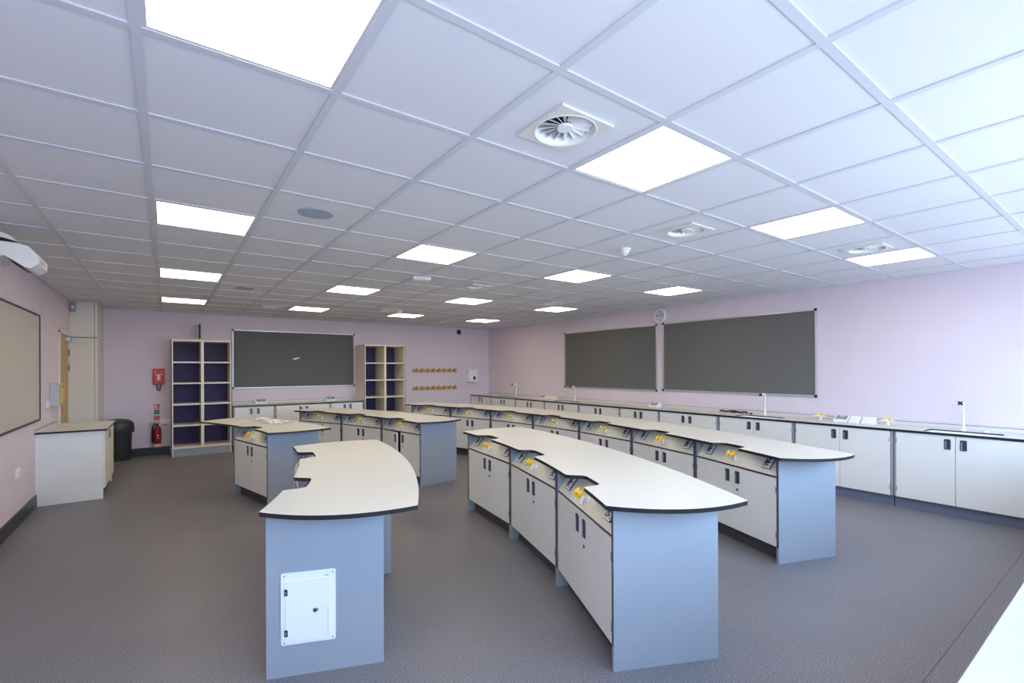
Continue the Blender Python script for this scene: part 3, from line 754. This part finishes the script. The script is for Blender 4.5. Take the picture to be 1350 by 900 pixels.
# extinguisher
t = thing('fire_extinguisher', 'red fire extinguisher on the back wall beside the black bin', 'fire extinguisher', (-0.130, YB-0.085, 0.137))
M_EXT = mat('extinguisher_red', (158, 20, 28), 0.35)
MB().lathe([(0.0005,0.0),(0.055,0.0),(0.060,0.008),(0.060,0.30),(0.055,0.335),(0.038,0.368),(0.020,0.384),(0.018,0.40)], 28).build('cylinder', M_EXT, t)
m = MB(); m.cyl((0,0,0.395),(0,0,0.425),0.020,0.018,14); m.box(-0.012,0.075,-0.009,0.009,0.425,0.436,0,Matrix.Rotation(RAD(-14),4,'Y')); m.box(-0.01,0.085,-0.008,0.008,0.402,0.410,0,Matrix.Rotation(RAD(10),4,'Y')); m.build('valve', M_BLACK, t)
MB().tube([(-0.016,0,0.412),(-0.05,-0.01,0.405),(-0.070,-0.012,0.36),(-0.073,-0.012,0.26),(-0.072,-0.012,0.12),(-0.070,-0.012,0.09)], 0.0135, 10).build('hose', M_BLACK, t)
m = MB(); m.lathe([(0.0606,0.012),(0.0606,0.068)],28,0); m.build('label_band', M_SIGNW, t)
m = MB(); m.cyl((0.008,-0.061,0.215),(0.008,-0.064,0.215),0.016,None,16); m.box(-0.010,0.03,-0.0635,-0.058,0.165,0.176); m.build('badge', M_SIGNW, t)
MB().box(-0.02,0.02,0.058,0.084,0.19,0.26).build('wall_bracket', M_BLACK, t)
# safety signs
def sign(label, x0, x1, z0, z1, col, pict):
    t = thing('safety_sign', label, 'sign', ((x0+x1)/2, YB, z0), 0, 'safety signs over the extinguisher')
    hw, hh = (x1-x0)/2, z1-z0
    MB().box(-hw, hw, -0.004, -0.001, 0, hh).build('plate', col, t)
    m = MB(); pict(m, hw, hh); m.build('pictogram', M_SIGNW, t); return t
def pf(m, x0, x1, z0, z1): m.box(x0, x1, -0.0052, -0.004, z0, z1)
sign('red and white extinguisher sign, topmost over the extinguisher', -0.178, -0.098, 0.815, 0.900, M_RED, lambda m, w, h: (pf(m, -w*0.8, -w*0.05, h*0.12, h*0.88), pf(m, w*0.35, w*0.6, h*0.15, h*0.55)))
sign('green safety sign, middle of three over the extinguisher', -0.178, -0.098, 0.720, 0.800, M_GREEN, lambda m, w, h: (pf(m, -w*0.6, w*0.7, h*0.62, h*0.68), pf(m, -w*0.7, w*0.3, h*0.38, h*0.44)))
sign('small red sign, lowest of three just above the extinguisher', -0.178, -0.098, 0.622, 0.690, M_RED, lambda m, w, h: (pf(m, -w*0.6, w*0.6, h*0.55, h*0.62), pf(m, -w*0.6, w*0.2, h*0.3, h*0.37)))
# wall sockets
def wall_socket(label, M, n=2, group='white wall sockets'):
    t = bpy.data.objects.new('wall_socket', None); COL.objects.link(t); t.matrix_world = M; tag(t, label, 'wall socket', group)
    MB().rrect(-0.073, 0.073, -0.043, 0.043, -0.012, -0.001, 0.006).build('face_plate', M_TRIMW, t)
    for q in (-1, 1):
        MB().box(q*0.018-0.006, q*0.018+0.006, -0.0155, -0.012, 0.008, 0.026).build('rocker', M_TRIMW, t)
        m = MB()
        for dx, dz, ww, hh in ((0, -0.001, 0.0022, 0.005), (-0.011, -0.018, 0.004, 0.0022), (0.011, -0.018, 0.004, 0.0022)): m.box(q*0.045+dx-ww, q*0.045+dx+ww, -0.0126, -0.012, dz-hh, dz+hh)
        m.build('pin_holes', M_BLACK, t)
    return t
wall_socket('white double wall socket low on the back wall, beside the extinguisher', wallM('back', -0.013, 0.585))
wall_socket('white double wall socket low on the left wall, below the whiteboard', wallM('left', 6.56, 0.515))
# projecting sign fin above the wide bookcase
t = thing('projecting_sign', 'thin sign blade with shaded side painted black, projecting from the wall above the wide bookcase', 'sign', (0.505, YB, 2.10))
MB().box(-0.012, 0.012, -0.30, -0.004, 0.0, 0.255).build('blade', M_BLACK, t, bevel=0.003)  # black puts the shade on the blade's left face into its colour
MB().box(0.012, 0.016, -0.29, -0.01, 0.01, 0.245).build('white_face', M_TRIMW, t)
MB().box(-0.03, 0.03, -0.004, -0.0005, 0.03, 0.22).build('bracket', M_TRIMW, t)
# coat hook rails
def hook_rail(label, x0, x1, z):
    t = thing('coat_rail', label, 'coat rail', ((x0+x1)/2, YB, z), 0, 'wooden coat rails'); hw = (x1-x0)/2
    MB().box(-hw, hw, -0.022, -0.001, -0.042, 0.042).build('board', M_PEG, t, bevel=0.004)
    for k in range(8):
        x = -hw + 0.085 + (2*hw-0.17)*k/7
        m = MB(); m.box(x-0.011, x+0.011, -0.026, -0.022, -0.03, 0.03)
        m.tube([(x,-0.026,0.012),(x,-0.06,0.018),(x,-0.078,0.040),(x,-0.080,0.062)], 0.0065, 8); m.tube([(x,-0.026,-0.016),(x,-0.05,-0.024),(x,-0.056,-0.006)], 0.0065, 8)
        m.cyl((x,-0.080,0.058),(x,-0.080,0.070),0.010,None,10); m.build('hook', M_BRASS, t)
hook_rail('upper wooden coat rail with eight hooks on the back wall', 4.80, 6.02, 1.475)
hook_rail('lower wooden coat rail with eight hooks on the back wall', 4.80, 6.02, 1.045)
# paper dispenser
t = thing('paper_dispenser', 'white paper towel dispenser in the back right corner', 'dispenser', (6.44, YB, 1.185))
MB().box(-0.135, 0.135, -0.13, -0.001, 0, 0.315).build('casing', M_TRIMW, t, bevel=0.012)
m = MB(); pts = []
for k in range(20):
    a_ = 2*pi*k/20; rr = 0.042 + 0.018*max(0, sin(a_))**3; pts.append((rr*cos(a_)*0.85, rr*sin(a_)))
m.prism(pts, 0.1302, 0.1325, 0, 0, Matrix.Translation((0.035, 0, 0.085)) @ Matrix.Rotation(pi/2, 4, 'X')); m.build('level_window', M_BLACK, t)
MB().box(-0.11, 0.11, -0.10, -0.03, -0.006, 0.0).build('outlet_slot', M_GREYP, t)
# dark dome
t = thing('dome_sensor', 'small dark dome high on the back wall near the right corner', 'sensor', (6.09, YB, 2.455))
Mx = Matrix.Rotation(pi/2, 4, 'X')
MB().lathe([(0.062,0.001),(0.062,0.014),(0.05,0.02)],28,0,Mx).build('base', M_BLACK, t); MB().lathe([(0.05,0.016),(0.044,0.045),(0.026,0.064),(0.0005,0.070)],28,0,Mx).build('dome', M_PLUM, t)

# =================================================================== left wall: door, boxes, cabinet, bin, projector
m = MB(); fr = 0.058
m.box(XL-0.145, XL+0.014, DY0-fr+0.02, DY0+0.02, 0, DZ+0.02); m.box(XL-0.145, XL-0.002, DY1-0.008, DY1+0.012, 0, DZ+0.02); m.box(XL-0.145, XL+0.014, DY0-fr+0.02, DY1+0.012, DZ-0.015, DZ+fr-0.015)
struct(m.build('door_1', M_WHITEWALL))
DXF = XL-0.008
t = thing('classroom_door', 'pale wooden door in the left wall beside the white riser', 'door', (DXF, (DY0+DY1)/2, 0), pi/2)
hw = (DY1-DY0)/2-0.016
MB().box(-hw, hw, 0.001, 0.045, 0.006, DZ-0.018).build('leaf', M_WOOD, t, bevel=0.002)
MB().box(-hw+0.03, -hw+0.16, -0.002, 0.0005, 0.30, 1.72).build('vision_strip', M_WOODDK, t)
m = MB(); m.cyl((-hw+0.21,0.0,1.0),(-hw+0.21,-0.012,1.0),0.024,None,18); m.tube([(-hw+0.21,-0.01,1.0),(-hw+0.21,-0.045,1.0),(-hw+0.23,-0.055,1.0),(-hw+0.33,-0.055,1.0)],0.009,10); m.build('lever_handle', M_CHROME, t)
for zz in (0.25, 1.55, 1.78): 
    m = MB(); m.cyl((hw-0.002,-0.006,zz-0.05),(hw-0.002,-0.006,zz+0.05),0.009,None,10); m.build('hinge', M_STEELDK, t)
m = MB(); m.box(hw-0.28, hw-0.04, -0.05, 0.0, 1.94, 2.0); m.build('door_closer', M_CHROME, t, bevel=0.004)
MB().box(hw-0.075, hw-0.055, -0.34, -0.03, 2.004, 2.018).build('closer_arm', M_STEELDK, t)
# white sensor on the riser
t = thing('alarm_sounder', 'small grey-white box high in the corner above the door', 'alarm', (-1.142, RY, 2.47)); MB().box(-0.036,0.036,-0.05,-0.001,-0.075,0.075).build('casing', M_GREYP, t, bevel=0.008); MB().lathe([(0.02,0.05),(0.016,0.056),(0.0005,0.058)],16,0,Matrix.Rotation(pi/2,4,'X')).build('lens', M_TRIMW, t)
# grey wall control box with yellow front
t = thing('control_box', 'grey wall box with yellow keypad front beside the wooden door', 'control box', (XL, 8.28, 1.07), pi/2)
MB().box(-0.14, 0.14, -0.095, -0.001, 0.0, 0.275).build('casing', M_PALEG, t, bevel=0.006)
m = MB(); m.box(-0.125, 0.125, -0.104, -0.095, 0.012, 0.255); m.build('keypad', M_OLIVE, t, bevel=0.003)
m = MB()
for k in range(4): m.cyl((-0.06,-0.104,0.055+0.046*k),(-0.06,-0.110,0.055+0.046*k),0.018,None,12)
m.build('key_button', M_SIGNW, t)
t = thing('light_switch', 'white light switch below the grey control box on the left wall', 'light switch', (XL, 8.02, 1.10), pi/2)
MB().rrect(-0.075,0.075,-0.045,0.045,-0.012,-0.001,0.006).build('face_plate', M_TRIMW, t); MB().box(-0.02,0.02,-0.017,-0.012,-0.016,0.016).build('rocker', M_TRIMW, t)
# white cabinet against the left wall
CT = 0.824; CY0, CY1 = 7.335, 8.44; CX1 = -0.585
t = thing('side_cabinet', 'white cabinet with plain end panel against the left wall by the bin', 'cabinet', (XL, CY0, 0))
L = CX1-XL; D_ = CY1-CY0
m = MB(); m.prism([(0.022,0.0),(L-0.022,0.0),(L-0.022,CT-0.024),(0.001,CT-0.024),(0.001,0.03),(0.008,0.010)], 0.0, -0.02, 0, 0, Matrix.Rotation(pi/2,4,'X')); m.build('end_panel', M_DOORW, t)
MB().box(0.02, L-0.022, D_-0.02, D_, 0.0, CT-0.024).build('far_panel', M_DOORW, t)
MB().box(0.001, 0.014, 0.021, D_-0.021, 0.1, CT-0.024).build('back_panel', M_DOORW, t)
MB().box(0.014, L-0.024, 0.021, D_-0.021, 0.12, 0.138).build('bottom_shelf', M_DOORW, t)
MB().box(L-0.06, L-0.046, 0.021, D_-0.021, 0.0, 0.118).build('plinth', M_PLINTH, t)
for ya, yb in ((0.002, D_/2-0.002), (D_/2+0.002, D_-0.002)):
    d = MB(); d.box(L-0.021, L-0.003, ya, yb, 0.125, CT-0.028); dd = d.build('door', M_CREAM, t, bevel=0.0015)
    R = Matrix(((0,-1,0,L-0.003),(1,0,0,0),(0,0,1,0),(0,0,0,1)))
    hm = MB(); yy = (yb-0.06) if ya < 0.1 else (ya+0.06); hm.rrect(yy-0.023,yy+0.023,CT-0.17,CT-0.065,-0.003,0,0.010,0,R); hm.rrect(yy-0.016,yy+0.016,CT-0.163,CT-0.072,-0.0042,-0.003,0.006,1,R); hm.build('handle', [M_STEELDK, M_NAVY], dd)
m = MB(); m.prism([(0,-0.03),(L+0.018,-0.03),(L+0.018,D_+0.01),(0,D_+0.01)], CT-0.0215, CT, 0, 1)
o = m.build('cabinet_worktop', [M_TOP, M_CORE], None, loc=(XL+0.001, CY0, 0)); tag(o, 'small pale worktop with black edge on the left wall cabinet', 'worktop')
m = MB(); m.prism([(0,-0.03),(0.014,-0.03),(0.014,D_+0.01),(0,D_+0.01)], CT+0.0003, CT+0.022, 1, 0); m.build('upstand', [M_TOP, M_CORE], o)
# bin
t = thing('waste_bin', 'black round waste bin with swing lid behind the left wall cabinet', 'bin', (-0.66, 10.33, 0))
MB().lathe([(0.0005,0.0),(0.165,0.0),(0.172,0.012),(0.186,0.48),(0.188,0.49)], 36).build('body', M_BIN, t)
MB().lathe([(0.188,0.47),(0.215,0.462),(0.221,0.475),(0.216,0.58),(0.207,0.625),(0.150,0.672),(0.07,0.690),(0.0005,0.692)], 36).build('lid', M_BIN, t)
MB().box(-0.09, 0.09, -0.20, -0.10, 0.632, 0.668, 0, Matrix.Rotation(RAD(0),4,'X')).build('swing_flap', M_BIN, t, bevel=0.01)
# projector on its wall arm
PY = 4.8
t = thing('projector', 'white short-throw projector on a wall arm above the whiteboard', 'projector', (XL, PY, 2.395))
m = MB(); Rxz = Matrix.Rotation(pi/2, 4, 'X')
prof = [(0.06,-0.125),(0.235,-0.122),(0.285,-0.088),(0.385,-0.160),(0.415,-0.166),(0.455,-0.130),(0.455,-0.075),(0.405,-0.012),(0.34,0.002),(0.06,0.012)]
m.prism(prof, -0.16, 0.16, 0, 0, Rxz); b_ = m.build('body', M_TRIMW, t, bevel=0.010)
MB().prism([(0.292,-0.096),(0.380,-0.159),(0.362,-0.160),(0.330,-0.140)], -0.12, 0.12, 0, 0, Rxz).build('lens_recess', M_BLACK, t)
m = MB(); m.box(0.4556, 0.4575, -0.10, 0.06, -0.120, -0.085); m.build('vent_label', M_PALEG, t)
m = MB(); m.prism([(0.0,0.058),(0.24,0.052),(0.335,0.030),(0.30,0.066),(0.22,0.098),(0.0,0.110)], -0.07, 0.07, 0, 0, Rxz); m.build('wall_arm', M_TRIMW, t, bevel=0.008)
m = MB(); m.tube([(0.02,-0.05,0.044),(0.16,-0.06,0.036),(0.25,-0.055,0.044),(0.30,-0.05,0.030),(0.33,-0.04,0.016)],0.009,8); m.tube([(0.02,0.0,0.040),(0.18,-0.03,0.044),(0.28,-0.03,0.034),(0.32,0,0.02)],0.009,8); m.build('cable', M_BLACK, t)
MB().cyl((0.16,0,0.008),(0.16,0,0.062),0.03,None,16).build('bracket', M_GREYP, t)
MB().box(0.0005, 0.012, -0.10, 0.10, 0.0, 0.20).build('wall_plate', M_TRIMW, t, bevel=0.003)

# =================================================================== litter on the left rear worktop
def at(X, Y): return (X, Y, TOP+0.0008)
m = MB(); m.prism([(-0.10,-0.06),(0.09,-0.05),(0.10,0.055),(-0.09,0.06)], 0, 0.0015, 0, 0)
o = m.build('paper_slip', M_TRIMW, None, loc=at(0.86, 7.10), rot=(0,0,0.4)); tag(o, 'flat white paper slip on the littered worktop, left of the plastic', 'paper')
def wrap(label, X, Y, rx, ry, hgt, rz):
    bm = MB(); N = 14; V = []
    for i in range(N+1):
        for j in range(N+1):
            u, v = i/N*2-1, j/N*2-1; d = max(0, 1-(u*u+v*v)*0.55)
            V.append((u*rx*(1+0.12*random.uniform(-1,1)), v*ry*(1+0.12*random.uniform(-1,1)), hgt*d*random.uniform(0.15,1.0)+0.0008))
    F = [(i*(N+1)+j, (i+1)*(N+1)+j, (i+1)*(N+1)+j+1, i*(N+1)+j+1) for i in range(N) for j in range(N)]
    bm._new(V, F, 0)
    o = bm.build('plastic_wrapping', M_WRAP, None, loc=at(X, Y), rot=(0,0,rz)); so = o.modifiers.new('sheet', 'SOLIDIFY'); so.thickness = 0.0006; so.offset = 1
    tag(o, label, 'wrapping', 'clear wrapping on the rear left worktop')
wrap('largest heap of crumpled clear plastic wrapping on the rear left worktop', 1.13, 6.60, 0.13, 0.21, 0.045, 0.3)
wrap('smaller crumpled clear wrapper between the paper slip and the plastic heap', 1.03, 7.02, 0.075, 0.09, 0.05, 1.0)

# =================================================================== window sill counter (bottom right corner of the view)
t = thing('sill_counter', 'white speckled window counter in the bottom right corner', 'counter', (0.9, YN, 0))
SW = 6.405-0.9
MB().box(0, SW, 0.003, 0.262-YN, TOP-0.03, TOP).build('top', M_SPECK, t, bevel=0.003)
MB().box(0.02, SW-0.02, 0.05, 0.60, 0.10, TOP-0.031).build('front_panel', M_DOORW, t); MB().box(0.04, SW-0.04, 0.05, 0.55, 0.0, 0.099).build('plinth', M_PLINTHB, t)

# =================================================================== LIGHT
wd = bpy.data.worlds.new('overcast_sky'); SC.world = wd; wd.use_nodes = True
nt = wd.node_tree; bg = nt.nodes['Background']; bg.inputs['Strength'].default_value = 7.0
tc = nt.nodes.new('ShaderNodeTexCoord'); sp = nt.nodes.new('ShaderNodeSeparateXYZ'); rp = nt.nodes.new('ShaderNodeValToRGB'); mp = nt.nodes.new('ShaderNodeMapRange')
nt.links.new(tc.outputs['Generated'], sp.inputs[0]); nt.links.new(sp.outputs['Z'], mp.inputs['Value']); mp.inputs['From Min'].default_value = -1; mp.inputs['From Max'].default_value = 1
nt.links.new(mp.outputs['Result'], rp.inputs['Fac']); nt.links.new(rp.outputs['Color'], bg.inputs['Color'])
e = rp.color_ramp.elements; e[0].position = 0.47; e[0].color = (0.37, 0.44, 0.55, 1); e[1].position = 0.52; e[1].color = (0.46, 0.685, 1.0, 1)
for k, (a, b) in enumerate(WIN):
    ld = bpy.data.lights.new('window_portal', 'AREA'); ld.shape = 'RECTANGLE'; ld.size = b-a; ld.size_y = WZ1-WZ0
    lo = bpy.data.objects.new('window_portal', ld); COL.objects.link(lo)
    lo.location = ((a+b)/2, YN-0.16, (WZ0+WZ1)/2); lo.rotation_euler = (RAD(90), 0, 0)      # faces +Y after the turn below
    lo.rotation_euler = (RAD(90), 0, 0); ld.cycles.is_portal = True

# =================================================================== CAMERA
cd = bpy.data.cameras.new('camera'); cam = bpy.data.objects.new('camera', cd); COL.objects.link(cam)
cd.sensor_fit = 'HORIZONTAL'; cd.sensor_width = 36.0; cd.lens = FPX/1350*36.0; cd.clip_start = 0.02
cd.shift_x = (675-CX)/1350; cd.shift_y = (CY-450)/1350
fw = Vector((sin(YAW), cos(YAW), 0)); rt = Vector((cos(YAW), -sin(YAW), 0)); up = Vector((0,0,1))
r2 = rt*cos(ROLL) + up*sin(ROLL); u2 = -rt*sin(ROLL) + up*cos(ROLL)
M = Matrix.Identity(4)
for i in range(3): M[i][0], M[i][1], M[i][2] = r2[i], u2[i], -fw[i]
M.translation = (0, 0, EYE); cam.matrix_world = M
SC.camera = cam

SC.view_settings.view_transform = 'Standard'; SC.view_settings.look = 'None'; SC.view_settings.gamma = 1.0
SC.view_settings.use_curve_mapping = False; SC.view_settings.exposure = 0.80
SC.cycles.max_bounces = 10; SC.cycles.diffuse_bounces = 6
SC.cycles.use_denoising = True
